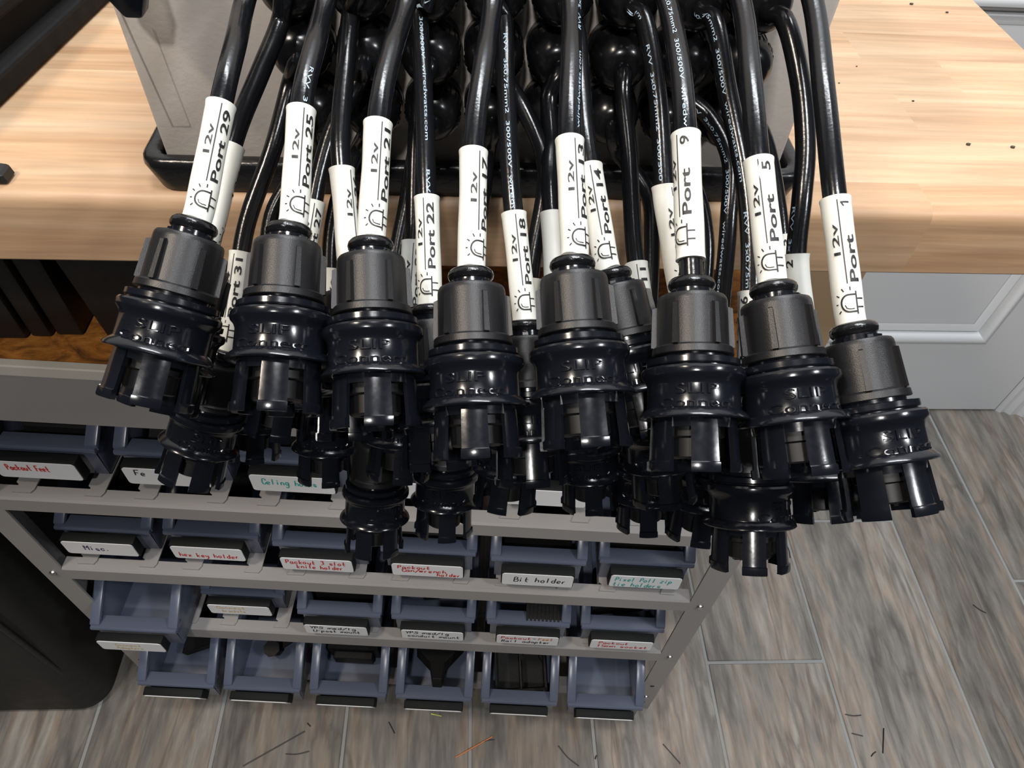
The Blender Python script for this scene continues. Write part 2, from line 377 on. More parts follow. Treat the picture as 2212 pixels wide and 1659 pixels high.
# ------------------------------------------------------------------ enclosure in its tray
EY, EX0, EX1, EZ0, EZ1 = 0.275, -0.131, 0.134, 0.9135, 1.075
enc = empty('controller_enclosure', T((0.0015, EY + 0.07, EZ0))); tag(enc, 'beige plastic enclosure with rows of black cable glands, standing in black tray', 'enclosure')
obj('housing', MB().box(EX0, EX1, EY, EY + 0.14, EZ0, EZ1).mesh('housing', M['box'], smooth=40, bevel=(0.0015, 2)), enc)
# low raised panel outline on the left of the front face
def face_line(mb, pts, w=0.0007):
    v, f = ribbon(pts, w); mb.add([(x, EY - 0.0002, z) for x, z in v], f)
q = [at_y(u, v, EY) for u, v in ((258, 20), (372, 272), (411, 272), (330, 60))]
ln = MB(); face_line(ln, [(p.x, p.z) for p in q[:3]], 0.0005); face_line(ln, [(q[2].x, q[2].z), (q[3].x, q[3].z)], 0.0002)
obj('moulded_outline', ln.mesh('moulded_outline', M['boxline']), enc)
lt = MB(); lp = at_y(285, 8, EY - 0.012)
lt.prism([(-0.0065, 0.05), (0.0065, 0.05), (0.0065, 0.004), (0.0035, -0.0035), (-0.0025, -0.0035), (-0.0065, 0.003)], 'y', -0.004, 0.004)
obj('latch', lt.mesh('latch', M['gloss'], smooth=40, bevel=(0.0012, 2)), enc, T((lp.x, lp.y, lp.z)))
obj('latch_hinge', MB().box(-0.006, 0.006, 0, 0.014, 0.035, 0.05).mesh('latch_hinge', M['gloss'], bevel=(0.001, 1)), enc, T((lp.x, lp.y, lp.z)))
# glands
GX = [0.0998 - 0.0233 * i for i in range(8)]; GZ = [1.019, 0.9965, 0.974, 0.9514]
gm = MB().lathe([(0.0108, 0), (0.0112, 0.0006), (0.0112, 0.0045), (0.0095, 0.005), (0.0095, 0.0065), (0.0108, 0.0072), (0.0108, 0.0125), (0.0098, 0.0165), (0.0080, 0.0196), (0.0058, 0.0212), (0.0042, 0.0214)], 36).mesh('gland_base', M['gland'], smooth=35)
teeth = MB()
for k in range(24):
    a = 2 * math.pi * k / 24; v = []
    for r_, z_ in ((0.0104, 0.0068), (0.0111, 0.0074), (0.0111, 0.0126), (0.0100, 0.0150)):
        for s_ in (-0.055, 0.055): v.append((r_ * math.cos(a + s_), r_ * math.sin(a + s_), z_))
    teeth.add(v, [(0, 1, 3, 2), (2, 3, 5, 4), (4, 5, 7, 6)])
tm = teeth.mesh('grip_teeth', M['gland'])
GM = Matrix.Rotation(math.radians(90), 4, 'X')     # local +Z points out of the face (-Y)
for c in range(8):
    for r_ in range(4):
        g = obj('cable_gland', gm, enc, T((GX[c], EY, GZ[r_])) @ GM)
        obj('grip_teeth', tm, g, T((GX[c], EY, GZ[r_])) @ GM)
# tray
TX0, TX1, TY0, TY1 = -0.1390, 0.1440, 0.2630, 0.43
def rrect(x0, x1, y0, y1, r, n=5):
    o = []
    for cx_, cy_, a0 in ((x1 - r, y0 + r, -90), (x1 - r, y1 - r, 0), (x0 + r, y1 - r, 90), (x0 + r, y0 + r, 180)):
        for k in range(n + 1):
            a = math.radians(a0 + 90 * k / n); o.append((cx_ + r * math.cos(a), cy_ + r * math.sin(a)))
    return o
tr = MB(); loops = [(0.006, 0.910, 0.008), (0.003, 0.9105, 0.009), (0.0, 0.9225, 0.010), (0.0005, 0.9250, 0.010), (0.002, 0.9262, 0.009), (0.0055, 0.9262, 0.006), (0.007, 0.9250, 0.005), (0.0085, 0.9128, 0.004)]
vs = []; n_ = 24
for ins, z, r_ in loops: vs += [(x, y, z) for x, y in rrect(TX0 + ins, TX1 - ins, TY0 + ins, TY1 - ins, r_)]
fs = [(k * n_ + i, k * n_ + (i + 1) % n_, (k + 1) * n_ + (i + 1) % n_, (k + 1) * n_ + i) for k in range(len(loops) - 1) for i in range(n_)]
fs += [list(range(n_))[::-1], [(len(loops) - 1) * n_ + i for i in range(n_)]]
tray = obj('tray', tr.add(vs, fs).mesh('tray', M['tray'], smooth=40)); tag(tray, 'shallow glossy black plastic tray under the beige enclosure', 'tray')

# ------------------------------------------------------------------ port cables
AXES = []
RC, RS, LCON = 0.0032, 0.0039, 0.0503
U = 0.0135                                           # connector flange radius
def ring_prof(R, r_, n=14): return [(R + r_ * math.cos(2 * math.pi * k / n), r_ * math.sin(2 * math.pi * k / n)) for k in range(n + 1)]
def px_prof(pts): return [(r_ * U, -z / 420.0 * LCON) for r_, z in pts]
grom = MB(); pr = ring_prof(0.0042, 0.0021); grom.lathe([(r_, z * 0.95 - 0.0006) for r_, z in pr], 36, cap=False)
grom_me = grom.mesh('grommet', M['rubber'], smooth=60)
neck = MB(); neck.lathe(px_prof([(0.30, 14), (0.41, 16), (0.42, 40), (0.30, 40)]), 32)
for k in range(7):
    a = 2 * math.pi * k / 7; c_, s_ = math.cos(a), math.sin(a)
    p0 = []; 
    for rr, zz in ((0.36, 20), (0.49, 24), (0.49, 38), (0.36, 38)):
        for t_ in (-0.13, 0.13): p0.append((rr * U * math.cos(a + t_), rr * U * math.sin(a + t_), -zz / 420 * LCON))
    neck.add(p0, [(0, 1, 3, 2), (2, 3, 5, 4), (0, 2, 4, 6), (1, 7, 5, 3), (4, 5, 7, 6)])
neck_me = neck.mesh('clamp_neck', M['gloss'], smooth=30)
capb = MB(); capb.lathe(px_prof([(0.35, 32), (0.60, 32), (0.645, 34), (0.672, 39), (0.682, 47), (0.70, 144), (0.705, 147), (0.755, 149), (0.778, 152), (0.79, 166), (0.77, 168), (0.68, 168), (0.6, 168)]), 48)
for k in range(6):
    a = 2 * math.pi * k / 6; v = []
    for rr, zz, hw in ((0.64, 54, .034), (0.775, 60, .042), (0.805, 148, .055), (0.68, 151, .055)):
        for t_ in (-1, 1): v.append((rr * U * math.cos(a) - t_ * hw * U * math.sin(a), rr * U * math.sin(a) + t_ * hw * U * math.cos(a), -zz / 420 * LCON))
    capb.add(v, [(0, 1, 3, 2), (2, 3, 5, 4), (4, 5, 7, 6), (0, 2, 4, 6), (1, 7, 5, 3)])
cap_me = capb.mesh('screw_cap', M['cap'], smooth=32)
body = MB(); body.lathe(px_prof([(0.55, 160), (0.68, 160), (0.68, 176), (0.86, 177), (0.895, 178), (0.90, 190), (0.885, 193), (0.84, 194), (0.84, 196), (0.96, 198), (0.995, 203), (1.0, 213), (0.985, 218), (0.925, 225), (0.895, 233), (0.885, 238), (0.895, 284), (0.90, 286), (0.955, 291), (1.03, 300), (1.045, 305), (1.02, 308), (0.84, 307), (0.80, 305), (0.78, 326), (0.70, 326), (0.70, 296)]), 56)
body_me = body.mesh('connector_body', M['gloss'], smooth=30)
core = MB(); core.lathe(px_prof([(0.60, 300), (0.58, 345), (0.50, 349), (0.50, 388), (0.46, 392), (0.30, 392), (0.30, 380)]), 32)
for k in range(3):
    a = 2 * math.pi * k / 3
    core.add([(0.2 * U * math.cos(a) + x, 0.2 * U * math.sin(a) + y, -z / 420 * LCON) for z in (370, 400) for x, y in ((.0007, 0), (0, .0007), (-.0007, 0), (0, -.0007))], [(0, 1, 5, 4), (1, 2, 6, 5), (2, 3, 7, 6), (3, 0, 4, 7), (4, 5, 6, 7)])
core_me = core.mesh('pin_core', M['core'], smooth=40)
fg = MB(); HW = math.radians(17.5); vs = []; NS = 6
fprof = [(0.80, 0.70, 302), (0.825, 0.735, 325), (0.85, 0.765, 385), (0.86, 0.775, 398), (0.90, 0.77, 400), (0.905, 0.77, 416), (0.89, 0.76, 420)]
for ro, ri, z in fprof:
    for j in range(NS + 1):
        a = -HW + 2 * HW * j / NS; vs.append((ro * U * math.cos(a), ro * U * math.sin(a), -z / 420 * LCON))
    for j in range(NS + 1):
        a = HW - 2 * HW * j / NS; vs.append((ri * U * math.cos(a), ri * U * math.sin(a), -z / 420 * LCON))
m_ = 2 * (NS + 1)
fs = [(k * m_ + i, k * m_ + (i + 1) % m_, (k + 1) * m_ + (i + 1) % m_, (k + 1) * m_ + i) for k in range(len(fprof) - 1) for i in range(m_)] + [list(range(m_))[::-1], [(len(fprof) - 1) * m_ + i for i in range(m_)]]
finger_me = fg.add(vs, fs).mesh('snap_finger', M['gloss'], smooth=35)
# embossed lettering wrapped on the band, letters 3.0 mm high, centred on local +X
def emboss():
    def lay(bold): return join2d([flat_text('SLIP', -0.0056, 0.0050, 0.00030, 0.0029, bold), flat_text('Connect', -0.0100, 0.0096, -0.0031, -0.0006, bold)])
    v, f = lay(-0.012); v0, f0 = lay(0.022)
    if len(v0) != len(v): v0 = v
    rr = 0.892 * U; mb = MB(); h = 0.00038; zc = -261 / 420 * LCON; n = len(v)
    def pt(p, r_): return (r_ * math.cos(p[0] / rr), r_ * math.sin(p[0] / rr), zc + p[1])
    tv = [pt(p, rr) for p in v0] + [pt(p, rr + h) for p in v]
    cnt = {}
    for q_ in f:
        for a, b in zip(q_, q_[1:] + q_[:1]): cnt[(a, b)] = 1
    side = [(a, b, b + n, a + n) for (a, b) in cnt if (b, a) not in cnt]
    mb.add(tv, [[i + n for i in q_] for q_ in f] + side); return mb.mesh('embossed_lettering', M['gloss'])
emb_me = emboss()

def sleeve_art(num):
    """flat print of the sleeve, millimetres: x up along the cable from the sleeve's lower end, y around it"""
    mm = 0.001; it = []
    it.append(flat_text('12v', 19.2 * mm, 28.0 * mm, 0.75 * mm, 2.55 * mm, 0.012))
    it.append(ribbon([(11.2 * mm, 0), (34.2 * mm, 0)], 0.30 * mm))
    if num >= 10: it.append(flat_text('Port %d' % num, 11.6 * mm, 32.8 * mm, -3.25 * mm, -0.75 * mm, 0.02))
    else:
        it.append(flat_text('Port', 11.6 * mm, 24.6 * mm, -3.25 * mm, -0.75 * mm, 0.02))
        if num == 1: it += [ribbon([(33.3 * mm, -3.25 * mm), (33.3 * mm, -0.75 * mm)], 0.45 * mm), ribbon([(33.4 * mm, -0.85 * mm), (32.3 * mm, -1.55 * mm)], 0.38 * mm)]
        else: it.append(flat_text(str(num), 31.2 * mm, 33.6 * mm, -3.25 * mm, -0.75 * mm, 0.02))
    k = 0.127 * mm; cx_ = 5.9 * mm; cy_ = -0.5 * mm
    def S_(pts, w): it.append(ribbon(dense([(cx_ - b * k, cy_ - a * k) for a, b in pts], 0.5 * mm), w * k))
    dome = [(10, -18), (-4, -18)] + [(-4 - 16 * math.cos(math.radians(t)) if False else -4 - 16 * math.sin(math.radians(t)), -18 * math.cos(math.radians(t))) for t in range(15, 180, 15)] + [(-4, 18), (10, 18)]
    S_(dome, 3.6); S_([(11, -25), (11, 24)], 3.2); S_([(11, -9), (28, -9)], 3.0); S_([(11, 9), (28, 9)], 3.0)
    S_([(-13, 3), (-10, 10), (-4, 12), (5, 12)], 2.0)
    for a, b in (((0, -27), (0, -35)), ((-13, -25), (-17, -32)), ((-23, -15), (-29, -19)), ((-27, 0), (-32, 0)), ((-22, 14), (-27, 19))): S_([a, b], 2.6)
    v, f = join2d(it); return cut_rows(v, f, 0.0007)
def wrap(path, d_ref, sign, v, f, r, ang):
    """bend flat print onto a tube: x runs from d_ref along sign*tangent, y around it"""
    out = []
    for x, y in v:
        p, tg, N, B = path.at(d_ref + sign * x)
        # text up-direction (y) is on the reader's left when x runs up the cable
        a = ang + y / r; side = B if sign < 0 else -B
        out.append(p + N * (r * math.cos(a)) + side * (r * math.sin(a)))
    return out
PRINT = 'RVV  3x0.75mm2  300/500V  wiredwatts.com'
_pv = None
def cable_print_flat():
    global _pv
    if _pv is None:
        v, f = flat_text(PRINT, 0, 0.078, -0.0006, 0.0006, 0.004)
        v2 = [(x + 0.088, y) for x, y in v]; v3 = [(x + 0.176, y) for x, y in v]
        _pv = join2d([(v, f), (v2, f), (v3, f)])
    return _pv

# port, column, row, cable pixels above the sleeve [(u,v,depth)], sleeve top, sleeve bottom, grommet, tip (pixel) , depths, text roll (deg), connector roll, print
CABLES = [
 (29, [(530, 0, .226), (510, 90, .213)], (487, 182, .205), (428, 466, .198), (420, 485, .197), (312, 880), 8, -8, None),
 (25, [(705, 0, .226), (680, 100, .213)], (655, 203, .205), (632, 486, .198), (624, 497, .197), (598, 888), 0, -14, ('d', 14, -.0125)),
 (21, [(880, 0, .226), (845, 115, .213)], (820, 233, .205), (802, 516, .198), (801, 528, .197), (812, 926), -6, -4, None),
 (17, [(1065, 0, .226), (1045, 140, .213)], (1025, 284, .205), (1018, 580, .198), (1017, 592, .197), (1031, 986), -26, -10, None),
 (13, [(1235, 0, .224), (1234, 140, .211)], (1230, 283, .203), (1241, 558, .197), (1236, 568, .196), (1266, 960), -12, 4, ('u', -48, -.0087)),
 (9, [(1440, 0, .222), (1468, 140, .208)], (1480, 270, .200), (1492, 562, .195), (1494, 612, .194), (1500, 1010), 36, 6, ('d', 5, -.0644)),
 (5, [(1600, 0, .222), (1622, 170, .207)], (1637, 335, .199), (1668, 606, .195), (1670, 622, .194), (1726, 1006), 12, 22, None),
 (1, [(1755, 0, .222), (1780, 200, .208)], (1802, 415, .199), (1838, 696, .196), (1843, 710, .196), (1922, 1090), 4, 34, None),
 (30, [(608, 40, .242), (565, 150, .238)], (510, 285, .232), (448, 520, .226), (438, 545, .225), (338, 890), -95, 0, None),
 (26, [(760, 20, .244), (746, 150, .238)], (735, 306, .232), (757, 590, .229), (758, 606, .229), (768, 964), -42, 0, None),
 (22, [(907, 10, .244), (915, 200, .238)], (921, 398, .232), (929, 655, .229), (929, 668, .229), (952, 1024), 16, 20, ('d', 12, -.096)),
 (18, [(1085, 30, .244), (1093, 200, .238)], (1106, 421, .232), (1133, 688, .229), (1134, 702, .229), (1152, 1062), -8, 0, ('d', 2, -.0624)),
 (14, [(1243, 60, .244), (1255, 180, .238)], (1268, 325, .229), (1312, 578, .222), (1320, 592, .221), (1398, 935), -4, 0, None),
 (10, [(1385, 30, .242), (1420, 200, .237)], (1437, 430, .235), (1468, 622, .238), (1474, 640, .238), (1496, 990), -36, 0, ('d', -14, -.135)),
 (6, [(1540, 40, .240), (1572, 200, .235), (1608, 380, .231), (1621, 510, .229)], (1622, 645, .228), (1617, 862, .227), (1617, 878, .227), (1618, 1238), 60, 60, ('d', -18, -.113)),
 (2, [(1692, 40, .238), (1727, 170, .235), (1740, 320, .233), (1732, 430, .232)], (1720, 557, .234), (1742, 770, .237), (1745, 787, .237), (1780, 1138), 62, 80, ('d', -40, -.0145)),
 (31, [(630, 170, .262), (590, 320, .261)], (532, 487, .260), (491, 722, .258), (487, 738, .258), (398, 1055), 34, 12, None),
 (27, [(780, 170, .262), (725, 265, .262)], (690, 377, .261), (645, 610, .259), (640, 626, .259), (592, 950), -4, 0, None),
 (23, [(910, 190, .262), (898, 330, .262)], (893, 497, .261), (880, 700, .259), (879, 715, .259), (858, 1045), -4, 0, None),
 (19, [(1110, 200, .262), (1172, 330, .262), (1178, 400, .262)], (1152, 553, .263), (1126, 775, .267), (1123, 790, .267), (1084, 1112), -80, -20, None),
 (15, [(1187, 200, .262), (1190, 300, .262)], (1187, 390, .257), (1203, 640, .252), (1206, 655, .252), (1236, 985), 140, 0, None),
 (11, [(1345, 190, .262), (1358, 330, .262)], (1371, 541, .257), (1403, 748, .252), (1406, 763, .252), (1440, 1092), -2, 0, None),
 (7, [(1475, 200, .262), (1530, 250, .262), (1576, 340, .261), (1574, 480, .260)], (1558, 660, .265), (1544, 845, .269), (1542, 862, .269), (1498, 1194), 0, 0, ('d', -25, -.083)),
 (3, [(1600, 200, .260), (1650, 300, .260), (1680, 450, .259)], (1690, 560, .259), (1705, 690, .258), (1706, 704, .258), (1712, 1030), 0, 0, None),
 (32, [(672, 310, .286), (640, 370, .288)], (588, 464, .289), (560, 690, .288), (556, 705, .288), (540, 1000), 20, 0, None),
 (28, [(775, 320, .286), (740, 400, .288)], (716, 498, .289), (706, 740, .288), (706, 755, .288), (706, 1050), -30, 0, None),
 (24, [(900, 320, .286), (880, 430, .288), (855, 560, .289)], (845, 720, .289), (818, 900, .288), (816, 912, .288), (806, 1204), 0, 30, None),
 (20, [(1055, 320, .286), (1040, 450, .288), (1010, 580, .289)], (990, 700, .289), (970, 860, .288), (968, 874, .288), (956, 1168), 0, 0, None),
 (16, [(1185, 320, .286), (1200, 430, .288)], (1252, 620, .289), (1265, 800, .288), (1266, 815, .288), (1276, 1110), 0, 0, None),
 (12, [(1330, 320, .286), (1400, 420, .288), (1408, 520, .288)], (1404, 650, .288), (1396, 850, .288), (1396, 862, .288), (1392, 1156), 50, 0, None),
 (8, [(1460, 320, .286), (1510, 430, .288), (1526, 520, .288)], (1522, 660, .288), (1560, 850, .288), (1562, 865, .288), (1572, 1160), 0, 0, None),
 (4, [(1600, 320, .284), (1625, 420, .286), (1650, 520, .287)], (1672, 640, .287), (1694, 760, .287), (1696, 776, .287), (1692, 1070), 0, 0, None),
]
def row_of(p): return (p - 1) % 4
PLACE = ['leftmost', 'second from left', 'third from left', 'fourth from left', 'fourth from right', 'third from right', 'second from right', 'rightmost']
for port, pix, stop, sbot, grm, tip, troll, croll, prn in CABLES:
    if row_of(port) > 1: sbot = (sbot[0], sbot[1] + 20, sbot[2]); grm = (grm[0], grm[1] + 22, grm[2]); tip = (tip[0], tip[1] + 22)
    troll -= 10 if port in (29, 25, 21, 5, 1, 13) else 0
    col, row = (port - 1) // 4, (port - 1) % 4
    g0 = Vector((GX[col], EY - 0.012, GZ[row])); g1 = Vector((GX[col], EY - 0.024, GZ[row]))
    G = P(*grm); w = ray(*tip)
    ax = (CAM + w * (grm[2] + (-0.003 if port == 29 else -0.006, -0.001, 0.011, 0.015)[row]) - G).normalized()      # front row lies square to the view, the rear ones hang steeper
    pts = [g0, g1] + [P(*a) for a in pix]
    k0 = len(pts); pts.append(P(*stop)); mid = P((stop[0] + sbot[0]) / 2 , (stop[1] + sbot[1]) / 2, (stop[2] + sbot[2]) / 2)
    pts.append(mid); pts.append(P(*sbot)); pts.append(G + ax * 0.001); pts.append(G + ax * 0.010)
    path = Path(catmull(pts, 12))
    d_top, d_bot = path.l[k0 * 12], path.l[(k0 + 2) * 12]
    if port != 9: d_bot = max(d_bot, path.l[(k0 + 3) * 12] - 0.0016)
    d_top = d_bot - 0.0355 if row > 0 or True else d_top
    root = empty('port_cable', T(G))
    tag(root, 'black connector cable, white sleeve reading Port %d, %s row, %s' % (port, ('front', 'second', 'third', 'rear')[row], PLACE[7 - col]), 'cable', 'labelled connector cables hanging from the enclosure')
    mb = MB(); tube(mb, path, 0, path.L - 0.001, RC, 0.003)
    cab = obj('cable', mb.mesh('cable', M['cable'], smooth=60), root)
    mb = MB(); tube(mb, path, d_top, d_bot, lambda t: RS * (1.0 + 0.02 * math.cos(t * 9) + (0.05 if t < 0.03 or t > 0.97 else 0)), 0.0015, 24)
    slv = obj('label_sleeve', mb.mesh('label_sleeve', M['sleeve'], smooth=40), root)
    v, f = sleeve_art(port)
    obj('sleeve_print', MB().add(wrap(path, d_bot, -1, v, f, RS * 1.035, math.radians(troll)), f).mesh('sleeve_print', M['ink']), slv)
    if prn:
        v, f = cable_print_flat(); dirn, ang, off = prn; off += d_top if dirn == 'd' else 0
        lo, hi = 0.012, d_top - 0.0005
        keep = []
        for q_ in f:
            ds = [(off + v[i][0]) if dirn == 'd' else (hi - off - v[i][0] + 0.04) for i in q_]
            if min(ds) > lo and max(ds) < hi: keep.append(q_)
        used = sorted({i for q_ in keep for i in q_}); ix = {i: k for k, i in enumerate(used)}
        if keep:
            vv = [v[i] for i in used]; ff = [[ix[i] for i in q_] for q_ in keep]
            if dirn == 'd': wv = wrap(path, off, 1, vv, ff, RC * 1.03, math.radians(ang))
            else: wv = wrap(path, hi - off + 0.04, -1, vv, ff, RC * 1.03, math.radians(ang))
            obj('cable_print', MB().add(wv, ff).mesh('cable_print', M['print']), cab)
    # connector frame: local -Z down the axis, local +X to the viewer, turned by croll
    N = CAM - (G + ax * LCON * 0.65); N = (N - ax * N.dot(ax)).normalized(); zz = -ax; yy = zz.cross(N)
    mw = T(G) @ Matrix((N, yy, zz)).transposed().to_4x4()
    spin = mw @ rz(math.radians(croll))
    obj('grommet', grom_me, root, mw)
    obj('clamp_neck', neck_me, root, spin)
    obj('screw_cap', cap_me, root, mw @ rz(math.radians(croll + 30)))
    AXES.append((port, G.copy(), ax.copy()))
    bd = obj('connector_body', body_me, root, spin)
    obj('pin_core', core_me, bd, spin)
    obj('embossed_lettering', emb_me, bd, spin)
    for k in range(6): obj('snap_finger', finger_me, bd, mw @ rz(math.radians(croll + 8 + 60 * k)))

# ------------------------------------------------------------------ bin rack under the bench
RO = T((0.2559, 0.307, 0)) @ rz(math.radians(1.0) - PSI)        # rack frame: x along the front (0 = right post's outer edge), y to the back
rack = empty('bin_rack', RO @ T((-0.357, 0.15, 0))); tag(rack, 'grey steel bin rack standing on the floor under the workbench', 'rack')
def rk(name, mb, m, mwl=None, parent=None, **k): return obj(name, mb.mesh(name, m, **k), parent or rack, RO @ (mwl or Matrix.Identity(4)))
XL, XR, ZT = -0.714, 0.0, 0.70
RD = 0.30
RAILS = [(0.498, 0.519), (0.353, 0.3765), (0.199, 0.2255), (0.055, 0.080)]
def post(x0, x1, y):
    s_ = 1 if y < 0.1 else -1; outer = x1 if x1 == XR else x0; xi = outer - 0.0025 if outer == XR else outer + 0.0025
    mb = MB(); mb.box(x0, x1, y, y + 0.002 * s_, 0, ZT) if s_ > 0 else mb.box(x0, x1, y - 0.002, y, 0, ZT)
    mb.box(min(outer, xi), max(outer, xi), min(y + 0.002 * s_, y + 0.03 * s_), max(y + 0.002 * s_, y + 0.03 * s_), 0, ZT); return mb
for x0, x1 in ((XL, XL + 0.026), (XR - 0.0255, XR)):
    for y in (0.0, RD):
        p_ = rk('post', post(x0, x1, y), M['steel'], smooth=30)
        if y == 0.0:
            sc_ = MB().lathe([(0.0036, 0.0), (0.0036, 0.0012), (0.0026, 0.0024), (0.0, 0.0026)], 14).mesh('screw', M['screw'], smooth=40)
            hl = MB().lathe([(0.0030, 0.0), (0.0030, 0.0003), (0, 0.0003)], 12).mesh('slot_hole', M['ink'])
            for zb, zt in RAILS[:3]: obj('screw', sc_, p_, RO @ T(((x0 + x1) / 2, 0.0, (zb + zt) / 2)) @ GM)
            for z_ in (0.03, 0.055, 0.10): obj('slot_hole' if z_ == 0.10 else 'screw', hl if z_ == 0.10 else sc_, p_, RO @ T(((x0 + x1) / 2, 0.0, z_)) @ GM)
BX = [-0.633 + 0.11 * i for i in range(6)]
for ri, (zb, zt) in enumerate(RAILS):
    x0, x1 = XL + 0.0265, XR - 0.026
    mb = MB(); yf = -0.001
    prof = [(yf, zb), (yf, zt - 0.002), (yf + 0.002, zt), (0.0135, zt), (0.0135, zt - 0.0016), (0.003, zt - 0.0016), (0.0012, zt - 0.003), (0.0012, zb)]
    mb.prism(prof, 'x', x0, x1); rl = rk('shelf_rail', mb, M['steel'], smooth=25)
    if ri < 3:
        back = MB().prism([(RD - 0.035, zt + 0.010), (RD - 0.035, zt + 0.012), (RD - 0.003, zt + 0.012), (RD - 0.003, zb), (RD - 0.005, zb), (RD - 0.005, zt + 0.010)], 'x', x0, x1)
        rk('shelf_rail', back, M['steel'], smooth=25)
    for bx in BX:
        for s_, sk in ((-0.030, 0.004), (0.034, -0.004)):
            w = 0.0095 if s_ < 0 else 0.0085
            poly = [(-w, 0.0), (w - 0.002, 0.0), (w, 0.004), (w, RD - 0.03), (-w, RD - 0.03), (-w, 0.010), (-w + 0.003, 0.008)]
            mb = MB().prism(poly, 'z', 0.0, 0.0016)
            mb.box(-w, -w + 0.0014, 0.012, RD - 0.04, -0.012, 0.0)
            rk('bin_support', mb, M['steel'], T((bx + s_, 0.0055, zt + 0.0003)) @ rz(0.0))
rk('header_panel', MB().box(XL, XR, -0.0008, 0.0012, 0.640, 0.6985), M['steel'])
rk('top_board', MB().box(XL + 0.002, XR - 0.002, 0.004, RD, 0.7005, 0.7095), M['osb'])
rk('edge_band', MB().box(XL, XR, -0.004, 0.0035, 0.6988, 0.7100), M['cream'], bevel=(0.001, 1))

# ------------------------------------------------------------------ bins
BW, BD = 0.0995, 0.165
def bin_mesh(lip=0.046, top=0.080):
    mb = MB(); w = BW / 2; bar = 0.0112; wb_ = w - 0.0050
    # tapered tub: outer skin and inner skin
    yb = BD
    def quad(a, b, c, d): mb.add([a, b, c, d], [(0, 1, 2, 3)])
    lipD = 0.014
    # floor
    mb.box(-wb_, wb_, 0.014, yb - 0.004, 0.0, 0.0025)
    sl = 0.050
    for s_ in (-1, 1):
        xo_b, xo_t, xi_b, xi_t = s_ * wb_, s_ * (w - 0.004), s_ * (wb_ - 0.0025), s_ * (w - bar + 0.001)
        prof = [(0.000, 0.004), (0.004, 0.0), (yb - 0.002, 0.0), (yb, top), (sl, top), (0.003, lip)]
        def xo(z): return xo_b + (xo_t - xo_b) * min(1, z / top)
        def xi(z): return xi_b + (xi_t - xi_b) * min(1, z / top)
        o = [(xo(z), y, z) for y, z in prof]; i_ = [(xi(z), y, z) for y, z in prof]
        n = len(prof); mb.add(o + i_, [list(range(n)), list(range(n, 2 * n))[::-1]] + [(k, (k + 1) % n, n + (k + 1) % n, n + k) for k in range(n)])
        # rim bar following the side wall's edge
        path = [(yb, top), (sl, top), (0.0, lip)]
        xa, xb = sorted((s_ * w, s_ * (w - bar))); th = 0.006
        up = [(y, z + 0.0015) for y, z in path]; dn = [(yb, top - th), (sl - 0.002, top - th), (0.0, lip - th)]
        poly = up + dn[::-1]
        mb.prism(poly, 'x', xa, xb)
    # back and front walls, front lip
    mb.add([(-wb_, yb - 0.003, 0), (wb_, yb - 0.003, 0), (w - 0.006, yb, top), (-w + 0.006, yb, top), (-wb_, yb - 0.006, 0), (wb_, yb - 0.006, 0), (w - 0.006, yb - 0.003, top), (-w + 0.006, yb - 0.003, top)], [(0, 1, 2, 3), (7, 6, 5, 4), (0, 4, 5, 1), (2, 6, 7, 3)])
    mb.box(-w, w, yb - 0.004, yb + 0.001, top - 0.006, top + 0.0015)
    mb.add([(-wb_, 0.000, 0.002), (wb_, 0.000, 0.002), (w - 0.005, 0.000, lip - 0.003), (-w + 0.005, 0.000, lip - 0.003), (-wb_, 0.003, 0.002), (wb_, 0.003, 0.002), (w - 0.005, 0.003, lip - 0.003), (-w + 0.005, 0.003, lip - 0.003)], [(0, 1, 2, 3), (7, 6, 5, 4), (0, 4, 5, 1)])
    mb.prism([(-0.003, lip - 0.007), (-0.0045, lip - 0.003), (-0.003, lip + 0.0005), (lipD, lip - 0.003), (lipD, lip - 0.009)], 'x', -w + 0.001, w - 0.001)
    # hanging lug on the back wall
    mb.box(-0.008, 0.008, yb - 0.012, yb - 0.004, top - 0.030, top - 0.020)
    return mb.mesh('bin_shell', M['bin'], smooth=35, bevel=(0.0016, 2))
bin_me = bin_mesh()
HWD, HH = 0.0375, 0.0262
hold_me = MB().box(-HWD, HWD, -0.0105, 0.0, -HH, 0.0).mesh('label_holder', M['holder'], smooth=40, bevel=(0.0015, 2))
def card_mesh():
    x0, x1, z0, z1, r_ = -HWD + 0.0012, HWD - 0.0012, -HH + 0.0012, -0.0012, 0.003
    return MB().prism(rrect(x0, x1, z0, z1, r_, 4), 'y', -0.0112, -0.0100).mesh('label_card', M['card'])
card_me = card_mesh()
R_ = 'red'; K_ = 'bk'
